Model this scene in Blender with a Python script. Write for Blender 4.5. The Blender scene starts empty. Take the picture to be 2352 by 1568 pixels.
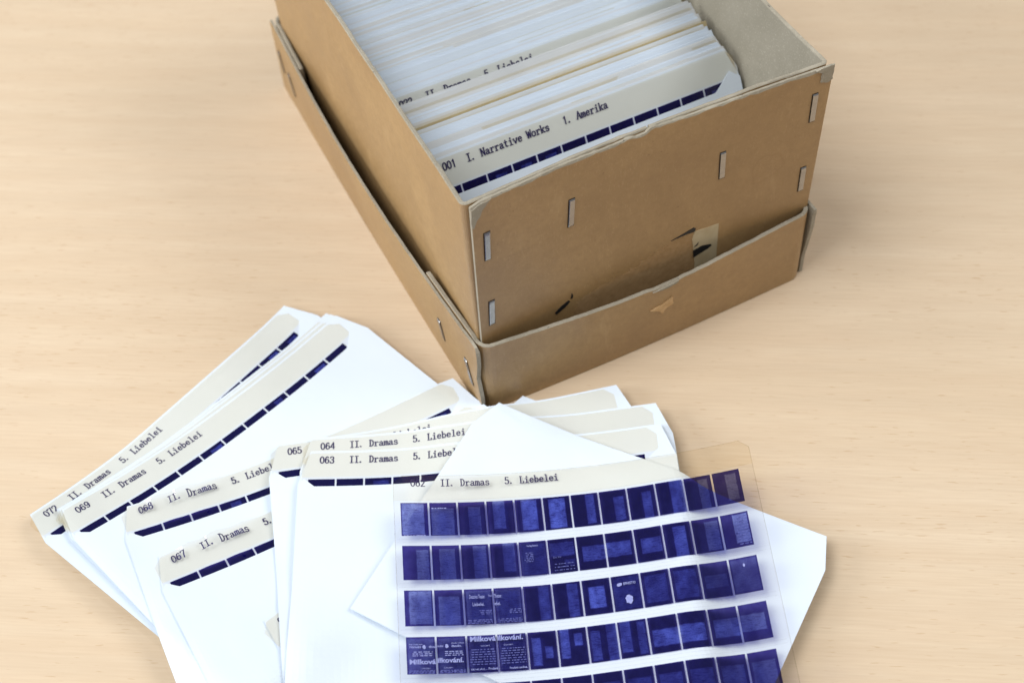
import bpy, math, random
import numpy as np
from mathutils import Matrix, Vector

random.seed(7)
RNG = np.random.default_rng(11)
MM = 0.001
scene = bpy.context.scene
COL = scene.collection
R = math.radians

# ------------------------------------------------------------------ camera
cam_d = bpy.data.cameras.new('camera')
cam_d.sensor_width = 36.0
cam_d.lens = 3244.55 / 2352.0 * 36.0
cam_d.clip_start = 0.01
cam_d.clip_end = 20.0
cam = bpy.data.objects.new('camera', cam_d)
COL.objects.link(cam)
c_r = Vector((0.89345958, -0.44682726, -0.04555631))
c_u = Vector((0.37566558, 0.68784461, 0.62108387))
c_d = Vector((0.24618154, 0.57202727, -0.78241898))
c_loc = Vector((-132.02, -345.857, 515.337)) * MM
cam.matrix_world = Matrix(((c_r.x, c_u.x, -c_d.x, c_loc.x), (c_r.y, c_u.y, -c_d.y, c_loc.y),
                           (c_r.z, c_u.z, -c_d.z, c_loc.z), (0, 0, 0, 1)))
cam_d.dof.use_dof = True
cam_d.dof.focus_distance = 0.575
cam_d.dof.aperture_fstop = 9.0
scene.camera = cam

# ------------------------------------------------------------------ world and lamps
world = bpy.data.worlds.new('World')
scene.world = world
world.use_nodes = True
bg = world.node_tree.nodes['Background']
bg.inputs[0].default_value = (0.93, 0.96, 1.0, 1)
bg.inputs[1].default_value = 0.28


def area(name, loc, target, sx, sy, power, col):
    l = bpy.data.lights.new(name, 'AREA')
    l.shape = 'RECTANGLE'
    l.size, l.size_y = sx, sy
    l.energy = power
    l.color = col
    o = bpy.data.objects.new(name, l)
    COL.objects.link(o)
    o.location = loc
    d = Vector(target) - Vector(loc)
    o.rotation_euler = d.to_track_quat('-Z', 'Y').to_euler()
    return o


area('window_light', (-3.0, 0.75, 1.45), (0, 0.05, 0.05), 1.9, 1.4, 76, (0.95, 0.98, 1.0))
area('ceiling_light', (-1.45, -0.05, 2.8), (0.0, 0.05, 0), 1.5, 1.5, 68, (0.98, 0.99, 1.0))
area('streak_light', (-0.5, 1.05, 1.5), (-0.1, 0.0, 0), 0.13, 1.1, 4, (1.0, 1.0, 1.0))  # added unseen strip light, meant to put reflected streaks on the films
area('fill_light', (1.9, -0.9, 2.4), (0.1, 0.0, 0), 1.6, 1.4, 44, (1.0, 0.985, 0.96))  # added unseen fill from the right, lifts the shadow beside the box

vs = scene.view_settings
vs.view_transform = 'Standard'
vs.look = 'None'
vs.exposure = 0.0
vs.gamma = 1.0
vs.use_curve_mapping = False
scene.cycles.transparent_max_bounces = 32
scene.cycles.max_bounces = 10
scene.cycles.diffuse_bounces = 5
scene.cycles.use_denoising = True

# ------------------------------------------------------------------ node helpers


class NB:
    def __init__(self, name):
        self.m = bpy.data.materials.new(name)
        self.m.use_nodes = True
        self.t = self.m.node_tree
        self.t.nodes.clear()
        self.out = self.t.nodes.new('ShaderNodeOutputMaterial')

    def n(self, typ, **kw):
        nd = self.t.nodes.new(typ)
        for k, v in kw.items():
            setattr(nd, k, v)
        return nd

    def l(self, a, b):
        self.t.links.new(a, b)

    def setin(self, sock, v):
        if isinstance(v, bpy.types.NodeSocket):
            self.l(v, sock)
        else:
            sock.default_value = v

    def math(self, op, a, b=0.0, c=None, clamp=False):
        nd = self.n('ShaderNodeMath', operation=op, use_clamp=clamp)
        self.setin(nd.inputs[0], a)
        self.setin(nd.inputs[1], b)
        if c is not None:
            self.setin(nd.inputs[2], c)
        return nd.outputs[0]

    def mapping(self, src, scale=(1, 1, 1), rot=(0, 0, 0), loc=(0, 0, 0)):
        nd = self.n('ShaderNodeMapping')
        self.l(src, nd.inputs['Vector'])
        nd.inputs['Scale'].default_value = scale
        nd.inputs['Rotation'].default_value = rot
        nd.inputs['Location'].default_value = loc
        return nd.outputs[0]

    def noise(self, vec, scale, detail=3.0, rough=0.5, dist=0.0):
        nd = self.n('ShaderNodeTexNoise')
        self.l(vec, nd.inputs['Vector'])
        nd.inputs['Scale'].default_value = scale
        nd.inputs['Detail'].default_value = detail
        nd.inputs['Roughness'].default_value = rough
        nd.inputs['Distortion'].default_value = dist
        return nd.outputs[0]

    def ramp(self, v, a, b, to0=0.0, to1=1.0, smooth=False):
        nd = self.n('ShaderNodeMapRange')
        if smooth:
            nd.interpolation_type = 'SMOOTHSTEP'
        self.setin(nd.inputs[0], v)
        nd.inputs[1].default_value = a
        nd.inputs[2].default_value = b
        nd.inputs[3].default_value = to0
        nd.inputs[4].default_value = to1
        return nd.outputs[0]

    def mix(self, fac, a, b, blend='MIX'):
        nd = self.n('ShaderNodeMix', data_type='RGBA', blend_type=blend)
        self.setin(nd.inputs[0], fac)
        self.setin(nd.inputs[6], a)
        self.setin(nd.inputs[7], b)
        return nd.outputs[2]

    def bump(self, h, strength, dist):
        nd = self.n('ShaderNodeBump')
        nd.inputs['Strength'].default_value = strength
        nd.inputs['Distance'].default_value = dist
        self.l(h, nd.inputs['Height'])
        return nd.outputs[0]

    def principled(self, col, rough=0.6, spec=0.5, normal=None, metallic=0.0, **kw):
        b = self.n('ShaderNodeBsdfPrincipled')
        self.setin(b.inputs['Base Color'], col)
        self.setin(b.inputs['Roughness'], rough)
        b.inputs['Specular IOR Level'].default_value = spec
        b.inputs['Metallic'].default_value = metallic
        for k, v in kw.items():
            self.setin(b.inputs[k.replace('_', ' ')], v)
        if normal is not None:
            self.l(normal, b.inputs['Normal'])
        self.l(b.outputs[0], self.out.inputs[0])
        return b

    def objco(self):
        return self.n('ShaderNodeTexCoord').outputs['Object']


def c4(r, g, b):
    return (r, g, b, 1.0)


# ------------------------------------------------------------------ materials
def mat_wood():
    k = NB('beech_veneer')
    co = k.mapping(k.objco(), rot=(0, 0, R(30.5)))
    broad = k.noise(k.mapping(co, scale=(1.6, 13, 1)), 1.0, 3, 0.55, 0.6)
    mid = k.noise(k.mapping(co, scale=(6, 120, 1)), 1.0, 4, 0.6, 0.3)
    fine = k.noise(k.mapping(co, scale=(40, 900, 1)), 1.0, 3, 0.6)
    # short medullary flecks
    fl = k.noise(k.mapping(co, scale=(120, 1050, 1)), 1.0, 1.5, 0.5, 0.15)
    flz = k.noise(k.mapping(co, scale=(5, 9, 1)), 1.0, 2, 0.5)
    th = k.math('SUBTRACT', fl, k.ramp(flz, 0.35, 0.65, 0.06, 0.0))
    fleck = k.ramp(th, 0.625, 0.70, 0, 1)
    base = k.mix(k.ramp(broad, 0.3, 0.7), c4(0.62, 0.492, 0.345), c4(0.685, 0.56, 0.412))
    wv = k.n('ShaderNodeTexWave', wave_type='BANDS', bands_direction='Y')
    k.l(k.mapping(co, scale=(0.16, 1, 1)), wv.inputs['Vector'])
    wv.inputs['Scale'].default_value = 16
    wv.inputs['Distortion'].default_value = 7.0
    wv.inputs['Detail'].default_value = 3.0
    wv.inputs['Detail Scale'].default_value = 1.6
    base = k.mix(k.ramp(wv.outputs['Fac'], 0.1, 0.95, 0.0, 0.24), base, c4(0.54, 0.41, 0.28))
    base = k.mix(k.ramp(mid, 0.35, 0.68, 0, 0.55), base, c4(0.62, 0.475, 0.325))
    base = k.mix(k.ramp(fine, 0.3, 0.72, 0, 0.5), base, c4(0.53, 0.395, 0.265))
    base = k.mix(k.math('MULTIPLY', fleck, 0.42), base, c4(0.42, 0.255, 0.13))
    nrm = k.bump(fine, 0.08, 0.0002)
    k.principled(base, k.ramp(mid, 0.3, 0.7, 0.42, 0.52), 0.32, nrm)
    return k.m


def mat_kraft():
    k = NB('kraft_liner')
    co = k.objco()
    blot = k.noise(co, 22, 4, 0.55)
    fib = k.noise(k.mapping(co, scale=(1, 1, 0.35)), 1400, 3, 0.65)
    fine = k.noise(co, 260, 5, 0.78)
    speck = k.noise(co, 620, 1, 0.5)
    base = k.mix(k.ramp(blot, 0.3, 0.7), c4(0.325, 0.20, 0.086), c4(0.41, 0.262, 0.117))
    base = k.mix(k.ramp(fine, 0.40, 0.66, 0, 0.45), base, c4(0.265, 0.157, 0.066))
    base = k.mix(k.ramp(fib, 0.56, 0.75, 0, 0.35), base, c4(0.56, 0.39, 0.21))
    base = k.mix(k.ramp(speck, 0.74, 0.79, 0, 0.5), base, c4(0.2, 0.11, 0.05))
    # scuffs, faded blotches and one dried water ring on the front
    scf = k.noise(k.mapping(co, scale=(1, 1, 0.25), rot=(0.3, 0.5, 0)), 95, 5, 0.7, 0.8)
    base = k.mix(k.ramp(scf, 0.60, 0.74, 0, 0.4), base, c4(0.50, 0.345, 0.18))
    st = k.noise(co, 9, 5, 0.65, 0.5)
    base = k.mix(k.ramp(st, 0.46, 0.70, 0, 0.5), base, c4(0.235, 0.135, 0.055))
    vd = k.n('ShaderNodeVectorMath', operation='DISTANCE')
    k.l(co, vd.inputs[0])
    vd.inputs[1].default_value = (0.057, -0.1205, 0.080)
    rr_ = k.math('ADD', vd.outputs['Value'], k.math('MULTIPLY', k.math('SUBTRACT', k.noise(co, 130, 4), 0.5), 0.016))
    ring = k.math('SUBTRACT', 1.0, k.ramp(k.math('ABSOLUTE', k.math('SUBTRACT', rr_, 0.0085)), 0.0, 0.0012), clamp=True)
    base = k.mix(k.math('MULTIPLY', ring, 0.22), base, c4(0.20, 0.10, 0.035))
    nrm = k.bump(k.math('ADD', k.math('MULTIPLY', fine, 1.0), k.math('MULTIPLY', fib, 0.35)), 0.16, 0.0003)
    k.principled(base, k.ramp(blot, 0.3, 0.7, 0.36, 0.5), 0.5, nrm)
    return k.m


def mat_grey(name, a, b, bs):
    k = NB(name)
    co = k.objco()
    n1 = k.noise(co, 60, 4, 0.6)
    n2 = k.noise(co, 1100, 3, 0.7)
    sp = k.noise(k.mapping(co, scale=(1, 1, 1.6)), 420, 1.0, 0.5)
    base = k.mix(k.ramp(n1, 0.3, 0.7), a, b)
    base = k.mix(k.ramp(n2, 0.55, 0.8, 0, 0.5), base, c4(0.62, 0.57, 0.47))
    base = k.mix(k.ramp(sp, 0.745, 0.79, 0, 0.75), base, c4(0.12, 0.105, 0.09))
    nrm = k.bump(n2, bs, 0.0004)
    k.principled(base, 0.85, 0.2, nrm)
    return k.m


def mat_paper(name, a, b):
    k = NB(name)
    co = k.objco()
    n1 = k.noise(co, 30, 3, 0.5)
    n2 = k.noise(co, 900, 3, 0.6)
    n3 = k.noise(co, 14, 4, 0.6)
    base = k.mix(k.ramp(n1, 0.3, 0.7), a, b)
    h = k.math('ADD', k.math('MULTIPLY', n2, 0.05), n3)
    k.principled(base, 0.72, 0.25, k.bump(h, 0.25, 0.002))
    return k.m


def film_surface(k, colour, gloss=1.0, rough=0.07):
    tr = k.n('ShaderNodeBsdfTransparent')
    k.setin(tr.inputs[0], colour)
    gl = k.n('ShaderNodeBsdfGlossy')
    gl.inputs['Roughness'].default_value = rough
    # thin sheet: same reflectance from either side (Schlick)
    geo = k.n('ShaderNodeNewGeometry')
    dp = k.n('ShaderNodeVectorMath', operation='DOT_PRODUCT')
    k.l(geo.outputs['Normal'], dp.inputs[0])
    k.l(geo.outputs['Incoming'], dp.inputs[1])
    c = k.math('SUBTRACT', 1.0, k.math('ABSOLUTE', dp.outputs['Value']), clamp=True)
    fr = k.math('MULTIPLY_ADD', k.math('POWER', c, 5.0), 0.95, 0.05)
    mx = k.n('ShaderNodeMixShader')
    k.l(k.math('MULTIPLY', fr, gloss), mx.inputs[0])
    k.l(tr.outputs[0], mx.inputs[1])
    k.l(gl.outputs[0], mx.inputs[2])
    k.l(mx.outputs[0], k.out.inputs[0])


def mat_film():
    k = NB('clear_film')
    n = k.noise(k.objco(), 40, 2)
    film_surface(k, k.mix(k.ramp(n, 0.3, 0.7), c4(0.985, 0.945, 0.862), c4(0.99, 0.95, 0.872)))
    return k.m


def mat_clear(name, col):
    k = NB(name)
    film_surface(k, col)
    return k.m


def mat_frame():
    """blue film image: one or two lighter page areas, given per frame by mesh attributes"""
    k = NB('blue_film_image')

    def attr(n):
        a = k.n('ShaderNodeAttribute', attribute_name=n)
        s = k.n('ShaderNodeSeparateXYZ')
        k.l(a.outputs['Vector'], s.inputs[0])
        return s.outputs, a.outputs['Vector']
    (u, v, seed), uvw = attr('uvw')
    A, _ = attr('pa')
    B, _ = attr('pb')
    C, _ = attr('pc')
    D, _ = attr('pd')
    co = k.n('ShaderNodeCombineXYZ')
    k.l(u, co.inputs[0])
    k.l(v, co.inputs[1])
    k.l(k.math('MULTIPLY', seed, 17.3), co.inputs[2])
    co = co.outputs[0]
    wob = k.math('MULTIPLY', k.math('SUBTRACT', k.noise(co, 6, 3, 0.6), 0.5), 0.05)

    def rect(x0, y0, x1, y1):
        m = k.math('MINIMUM', k.math('SUBTRACT', u, x0), k.math('SUBTRACT', x1, u))
        m2 = k.math('MINIMUM', k.math('SUBTRACT', v, y0), k.math('SUBTRACT', y1, v))
        m = k.math('ADD', k.math('MINIMUM', m, m2), wob)
        return k.ramp(m, -0.012, 0.025, 0, 1, True)
    m1 = k.math('MULTIPLY', rect(A[0], A[1], A[2], B[0]), B[1])
    m2 = k.math('MULTIPLY', rect(C[0], C[1], C[2], D[0]), D[1])
    mask = k.math('MAXIMUM', m1, m2)
    grain = k.noise(k.mapping(co, scale=(26, 34, 1)), 1.0, 3, 0.7)
    cloud = k.noise(co, 3.2, 2, 0.5)
    lines = k.noise(k.mapping(co, scale=(5, 46, 1)), 1.0, 1.5, 0.5)
    li = k.ramp(lines, 0.57, 0.63, 1.0, 0.5)
    mask = k.math('MULTIPLY', mask, k.ramp(grain, 0.3, 0.7, 0.72, 1.22))
    mask = k.math('MULTIPLY', mask, k.ramp(cloud, 0.3, 0.7, 0.75, 1.2))
    mask = k.math('MULTIPLY', mask, li)
    # base fog, stronger toward some frames (B[2])
    mask = k.math('ADD', mask, k.math('MULTIPLY', k.ramp(cloud, 0.35, 0.7, 0.0, 1.0), B[2]))
    col = k.mix(k.math('MINIMUM', mask, 1.0), c4(0.046, 0.030, 0.235), c4(0.35, 0.405, 0.83))
    tr = k.n('ShaderNodeBsdfTransparent')
    k.l(col, tr.inputs[0])
    k.l(tr.outputs[0], k.out.inputs[0])
    return k.m


def mat_plain(name, col, rough=0.6, spec=0.4, metallic=0.0, noise=None):
    k = NB(name)
    if noise:
        n = k.noise(k.objco(), noise[0], 3, 0.6)
        col = k.mix(k.ramp(n, 0.3, 0.7), col, noise[1])
    k.principled(col, rough, spec, None, metallic)
    return k.m


M_WOOD = mat_wood()
M_KRAFT = mat_kraft()
M_GREY = mat_grey('grey_board', c4(0.27, 0.245, 0.19), c4(0.315, 0.285, 0.225), 0.25)
M_EDGE = mat_grey('torn_board_edge', c4(0.27, 0.24, 0.185), c4(0.37, 0.335, 0.265), 0.8)
M_PAPER = mat_paper('white_sleeve_paper', c4(0.64, 0.715, 0.805), c4(0.665, 0.74, 0.825))
M_CREAM = mat_paper('yellowed_sleeve_paper', c4(0.60, 0.62, 0.63), c4(0.67, 0.69, 0.70))
M_PALE = mat_paper('greyed_sleeve_paper', c4(0.62, 0.66, 0.71), c4(0.66, 0.70, 0.745))
M_FILM = mat_film()
M_FRAME = mat_frame()
M_CLEAR = mat_clear('clear_image_film', c4(0.975, 0.965, 0.96))
M_FEDGE = mat_clear('film_cut_edge', c4(0.87, 0.845, 0.80))
M_GUIDE = mat_clear('film_guide_line', c4(0.91, 0.91, 0.92))
M_INK = mat_plain('navy_ink', c4(0.022, 0.018, 0.115), 0.6)
M_PRINT = mat_plain('pale_blue_print', c4(0.36, 0.40, 0.72), 0.8, 0.1, 0, (900, c4(0.24, 0.27, 0.58)))
M_PRINT2 = mat_plain('dim_blue_print', c4(0.14, 0.16, 0.44), 0.8, 0.1, 0, (700, c4(0.08, 0.09, 0.32)))
M_STEEL = mat_plain('staple_steel', c4(0.40, 0.39, 0.38), 0.24, 0.5, 1.0, (300, c4(0.33, 0.32, 0.32)))
M_STAPLE_SHADE = mat_plain('staple_contact_shade', c4(0.07, 0.05, 0.035), 0.8, 0.2)  # dark brown that paints the contact shadow around the staples
M_TAPE = mat_plain('old_paper_label', c4(0.50, 0.42, 0.27), 0.5, 0.4, 0, (160, c4(0.44, 0.35, 0.21)))
M_MARK = mat_plain('black_marker', c4(0.012, 0.012, 0.013), 0.45)
M_TORN = mat_plain('torn_kraft_layer', c4(0.62, 0.42, 0.22), 0.7, 0.3, 0, (260, c4(0.50, 0.31, 0.14)))
M_ROUGH = mat_plain('scuffed_kraft', c4(0.31, 0.19, 0.085), 0.8, 0.2, 0, (420, c4(0.40, 0.255, 0.125)))
M_MANILA = mat_plain('manila_card', c4(0.47, 0.39, 0.23), 0.7, 0.3, 0, (200, c4(0.42, 0.34, 0.19)))

# ------------------------------------------------------------------ object helpers


def mesh_obj(name, verts, faces, mats, parent=None, midx=None, smooth=False, mesh=None):
    """verts in world mm; stored relative to the parent's location"""
    off = Vector((0, 0, 0))
    q = parent
    while q is not None:
        off = off + q.location
        q = q.parent
    if mesh is None:
        mesh = bpy.data.meshes.new(name)
        v = np.asarray(verts, float) * MM - np.array(off)
        mesh.from_pydata([tuple(a) for a in v], [], [tuple(f) for f in faces])
        for m in (mats if isinstance(mats, (list, tuple)) else [mats]):
            mesh.materials.append(m)
        if midx is not None:
            mesh.polygons.foreach_set('material_index', list(midx))
        if smooth:
            mesh.polygons.foreach_set('use_smooth', [True] * len(mesh.polygons))
        mesh.update()
    o = bpy.data.objects.new(name, mesh)
    COL.objects.link(o)
    if parent is not None:
        o.parent = parent
    return o


def tag(o, label=None, cat=None, group=None, kind=None):
    for k, v in (('label', label), ('category', cat), ('group', group), ('kind', kind)):
        if v:
            o[k] = v
    return o


def thing(name, loc_mm, label, cat, group=None):
    o = bpy.data.objects.new(name, None)
    o.empty_display_size = 0.01
    COL.objects.link(o)
    o.location = Vector(loc_mm) * MM
    return tag(o, label, cat, group)


def wig(seed, amps):
    """irregular wobble: value noise, amplitude a at roughly f radians per mm"""
    r = random.Random(seed)
    tabs = [(a, f / 2.2, r.uniform(0, 200), [r.uniform(-1, 1) for _ in range(256)]) for a, f in amps]

    def g(s):
        t = 0.0
        for a, f, p, tb in tabs:
            x = s * f + p
            i = math.floor(x)
            x -= i
            x = x * x * (3 - 2 * x)
            t += a * (tb[i % 256] * (1 - x) + tb[(i + 1) % 256] * x)
        return t
    return g


def grid_faces(nu, nv, base=0, flip=False):
    F = []
    for i in range(nu - 1):
        for j in range(nv - 1):
            a, b, c, d = base + i * nv + j, base + (i + 1) * nv + j, base + (i + 1) * nv + j + 1, base + i * nv + j + 1
            F.append((a, d, c, b) if flip else (a, b, c, d))
    return F


def slab(P, Q, nu, nv, closed_u=False):
    """two nu x nv vertex grids (outer P, inner Q) -> closed slab; returns verts, faces, kinds (0 outer,1 inner,2 edge)"""
    V = list(P) + list(Q)
    n = nu * nv
    F = grid_faces(nu, nv)
    K = [0] * len(F)
    G = grid_faces(nu, nv, n, True)
    F += G
    K += [1] * len(G)
    if closed_u:
        for j in range(nv - 1):
            a, b, c, d = (nu - 1) * nv + j, j, j + 1, (nu - 1) * nv + j + 1
            F.append((a, b, c, d))
            K.append(0)
            F.append((a + n, d + n, c + n, b + n))
            K.append(1)
    rng = nu if closed_u else nu - 1
    for i in range(rng):
        i2 = (i + 1) % nu
        for j, fl in ((0, True), (nv - 1, False)):
            a, b = i * nv + j, i2 * nv + j
            f = (a, b, b + n, a + n)
            F.append(f if fl is False else f[::-1])
            K.append(2)
    if not closed_u:
        for i, fl in ((0, False), (nu - 1, True)):
            for j in range(nv - 1):
                a, b = i * nv + j, i * nv + j + 1
                f = (a, b, b + n, a + n)
                F.append(f if fl is False else f[::-1])
                K.append(2)
    return V, F, K


def rim_paint(K, nu, nv, F, rows=1, closed=False):
    """worn liner: the top row(s) of outer faces show bare board"""
    for idx, f in enumerate(F):
        if K[idx] == 0:
            js = [x % nv for x in f]
            if min(js) >= nv - 1 - rows:
                K[idx] = 2
    return K


# ------------------------------------------------------------------ table
tv, tf = [], []
L0, L1, TH = -1500, 1500, 25
tv = [(x, y, z) for z in (-TH, 0) for x, y in ((L0, L0), (L1, L0), (L1, L1), (L0, L1))]
tf = [(3, 2, 1, 0), (4, 5, 6, 7), (0, 1, 5, 4), (1, 2, 6, 5), (2, 3, 7, 6), (3, 0, 4, 7)]
table = mesh_obj('table_top', tv, tf, M_WOOD)
tag(table, 'pale beech veneer table top under the box and the papers', 'table', None, 'structure')

# ------------------------------------------------------------------ paths for board walls


def rounded_path(corners, r, step):
    """open polyline with filleted corners -> list of (x,y,nx,ny); outward = left... normal to the right of travel"""
    pts = []
    n = len(corners)
    P = [Vector(c) for c in corners]
    segs = []
    cur = P[0]
    for i in range(1, n):
        a, b = P[i - 1], P[i]
        d = (b - a).normalized()
        start = a if i == 1 else a + d * r
        end = b if i == n - 1 else b - d * r
        m = max(2, int((end - start).length / step))
        nx, ny = d.y, -d.x
        for k in range(m + 1):
            q = start + (end - start) * (k / m)
            pts.append((q.x, q.y, nx, ny))
        if i < n - 1:
            d2 = (P[i + 1] - b).normalized()
            cen = b - d * r + d2 * r
            n1, n2 = Vector((d.y, -d.x)), Vector((d2.y, -d2.x))
            for k in range(1, 6):
                t = k / 6
                nn = (n1 * math.cos(t * math.pi / 2) + n2 * math.sin(t * math.pi / 2))
                q = cen + nn * r
                pts.append((q.x, q.y, nn.x, nn.y))
    return pts


def wall(name, parent, path, zs, top, th, shift, rim, seed, mats, rimrow=True, bottom=0.0):
    """board wall along a path; zs: fractions 0..1; top(s)->z ; shift(x,y,nx,ny,z)->offset along normal"""
    P, Q = [], []
    s = 0
    prev = None
    nv = len(zs)
    ss = []
    for (x, y, nx, ny) in path:
        if prev is not None:
            s += math.hypot(x - prev[0], y - prev[1])
        prev = (x, y)
        ss.append(s)
    wt = wig(seed, ((0.10, 0.9), (0.09, 2.3), (0.45, 0.11)))
    wi = wig(seed + 5, ((0.45, 0.5), (0.35, 1.7), (0.4, 0.13)))
    for (x, y, nx, ny), s in zip(path, ss):
        zt = top(x, y) + wt(s)
        for j, f in enumerate(zs):
            if j == nv - 1:
                z = zt
            elif j == nv - 2:
                z = zt - max(0.25, rim + rim * wi(s))
            else:
                z = bottom + (zt - 3.0 - bottom) * f / zs[nv - 3]
            o = shift(x, y, nx, ny, z)
            rnd = 0.35 if j == nv - 1 else 0.0
            P.append((x + nx * (o - rnd), y + ny * (o - rnd), z))
            Q.append((x + nx * (o - th + rnd), y + ny * (o - th + rnd), z - (0.2 if j == nv - 1 else 0)))
    V, F, K = slab(P, Q, len(path), nv)
    if rimrow:
        K = rim_paint(K, len(path), nv, F, 1)
    return mesh_obj(name, V, F, mats, parent, K)


BOARD = [M_KRAFT, M_GREY, M_EDGE]
ZS = [0, 0.2, 0.4, 0.6, 0.8, 0.9, 0.95, 1.0]

# ------------------------------------------------------------------ inner box
HT = 129.5
BL = 246.0
box = thing('cardboard_box', (85, 125, 2.2), 'open brown cardboard box with stapled front, packed with white sleeves', 'box')


def inset(z):
    return 1.7 + 3.0 * (1 - z / HT)


def bow_box(x, y, nx, ny, z):
    t = max(0, z / HT)
    b = -inset(z)
    if ny < -0.5:
        b -= 2.9 * math.sin(math.pi * min(1, max(0, x / 170))) * t * -ny
    if nx < -0.5:
        b -= 0.7 * math.sin(math.pi * min(1, max(0, y / BL))) * t
    if nx > 0.5:
        b -= 1.0 * math.sin(math.pi * min(1, max(0, y / BL))) * t
    return b


path = rounded_path([(85.5, 2.0), (170, 2.0), (170, BL + 2), (0, BL + 2), (0, 2.0), (84.5, 2.0)], 5.0, 3.0)
wall('side_wall', box, path, ZS, lambda x, y: HT, 1.9, bow_box, 0.35, 3, BOARD, bottom=2.4)
fp = [(4.6 + (168.9 - 4.6) * i / 80, 0.0, 0.0, -1.0) for i in range(81)]


def front_top(x, y):
    t = HT + 0.1
    if x < 9:
        t -= (9 - x) * 0.32
    if 78 < x < 84:
        t -= 0.9
    if 84 <= x < 88:
        t += 0.7
    return t


def bow_front(x, y, nx, ny, z):
    t = z / HT
    return -inset(z) - 2.9 * math.sin(math.pi * min(1, max(0, x / 170))) * t


wall('front_panel', box, fp, ZS, front_top, 1.85, bow_front, 0.9, 9, BOARD, bottom=2.6)
bv = [(x, y, z) for z in (2.3, 4.6) for x, y in ((6.6, 8.8), (163.4, 8.8), (163.4, BL - 5), (6.6, BL - 5))]
mesh_obj('base', bv, tf, M_GREY, box)


def front_pt(x, z, out=0.0):
    """point on the outer face of the box front panel"""
    return (x, -bow_front(x, 0, 0, -1, z) - out, z)


def poly_on(fn, name, parent, pts, mat, lift, th=0.25, jag=0.0, seed=1, sub=4):
    """thin irregular piece lying on a surface fn(a,b,out); outline pts in surface coords"""
    r = random.Random(seed)
    ring = []
    n = len(pts)
    for i in range(n):
        a, b = pts[i], pts[(i + 1) % n]
        for k in range(sub):
            t = k / sub
            ring.append((a[0] + (b[0] - a[0]) * t + (r.uniform(-jag, jag) if k else 0),
                         a[1] + (b[1] - a[1]) * t + (r.uniform(-jag, jag) if k else 0)))
    cx, cy = sum(p[0] for p in ring) / len(ring), sum(p[1] for p in ring) / len(ring)
    V = [fn(cx, cy, lift + th)] + [fn(cx + (x - cx) * .6, cy + (y - cy) * .6, lift + th) for x, y in ring] + \
        [fn(x, y, lift + th * .8) for x, y in ring] + [fn(x, y, lift - 0.3) for x, y in ring]
    m = len(ring)
    F = []
    for i in range(m):
        j = (i + 1) % m
        F += [(0, 1 + i, 1 + j), (1 + i, 1 + m + i, 1 + m + j, 1 + j), (1 + m + i, 1 + 2 * m + i, 1 + 2 * m + j, 1 + m + j)]
    return mesh_obj(name, V, F, mat, parent)


def staple(parent, fn, a, b0, b1, a2=None, w=2.5, name='staple'):
    """flat wire staple bridge from height b1 (top) down to b0 on a surface"""
    a2 = a if a2 is None else a2
    L = b1 - b0
    prof = [(b1 + 0.15, -0.9), (b1 + 0.1, 0.2), (b1 - 0.35, 0.62), (b1 - 1.2, 0.72), (b1 - L * .5, 0.62),
            (b0 + 1.1, 0.6), (b0 + .35, 0.5), (b0, 0.15), (b0 - 0.05, -0.9)]
    V = []
    for b, o in prof:
        t = (b1 - b) / L
        ac = a + (a2 - a) * t
        for da, do in ((-w / 2, -0.08), (-w / 2 + .25, 0.0), (w / 2 - .25, 0.0), (w / 2, -0.08)):
            V.append(fn(ac + da, b, o + do))
    n = len(prof)
    F = grid_faces(n, 4)
    # closing underside
    m = len(V)
    for b, o in prof:
        t = (b1 - b) / L
        ac = a + (a2 - a) * t
        V.append(fn(ac - w / 2, b, o - 0.42))
        V.append(fn(ac + w / 2, b, o - 0.42))
    for i in range(n - 1):
        F.append((i * 4, m + 2 * i, m + 2 * i + 2, i * 4 + 4))
        F.append((i * 4 + 3, i * 4 + 7, m + 2 * i + 3, m + 2 * i + 1))
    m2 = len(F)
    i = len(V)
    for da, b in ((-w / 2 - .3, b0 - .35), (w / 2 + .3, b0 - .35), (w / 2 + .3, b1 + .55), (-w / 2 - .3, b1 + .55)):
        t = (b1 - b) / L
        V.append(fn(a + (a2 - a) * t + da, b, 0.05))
    F.append((i, i + 1, i + 2, i + 3))  # dark quad behind the wire: contact shadow painted as an outline
    return mesh_obj(name, V, F, [M_STEEL, M_STAPLE_SHADE], parent, [0] * m2 + [1])


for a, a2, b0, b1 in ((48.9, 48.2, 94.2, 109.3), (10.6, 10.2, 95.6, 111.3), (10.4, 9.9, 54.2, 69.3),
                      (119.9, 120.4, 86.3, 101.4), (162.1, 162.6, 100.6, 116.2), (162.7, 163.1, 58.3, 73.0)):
    staple(box, front_pt, a, b0, b1, a2)

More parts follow.
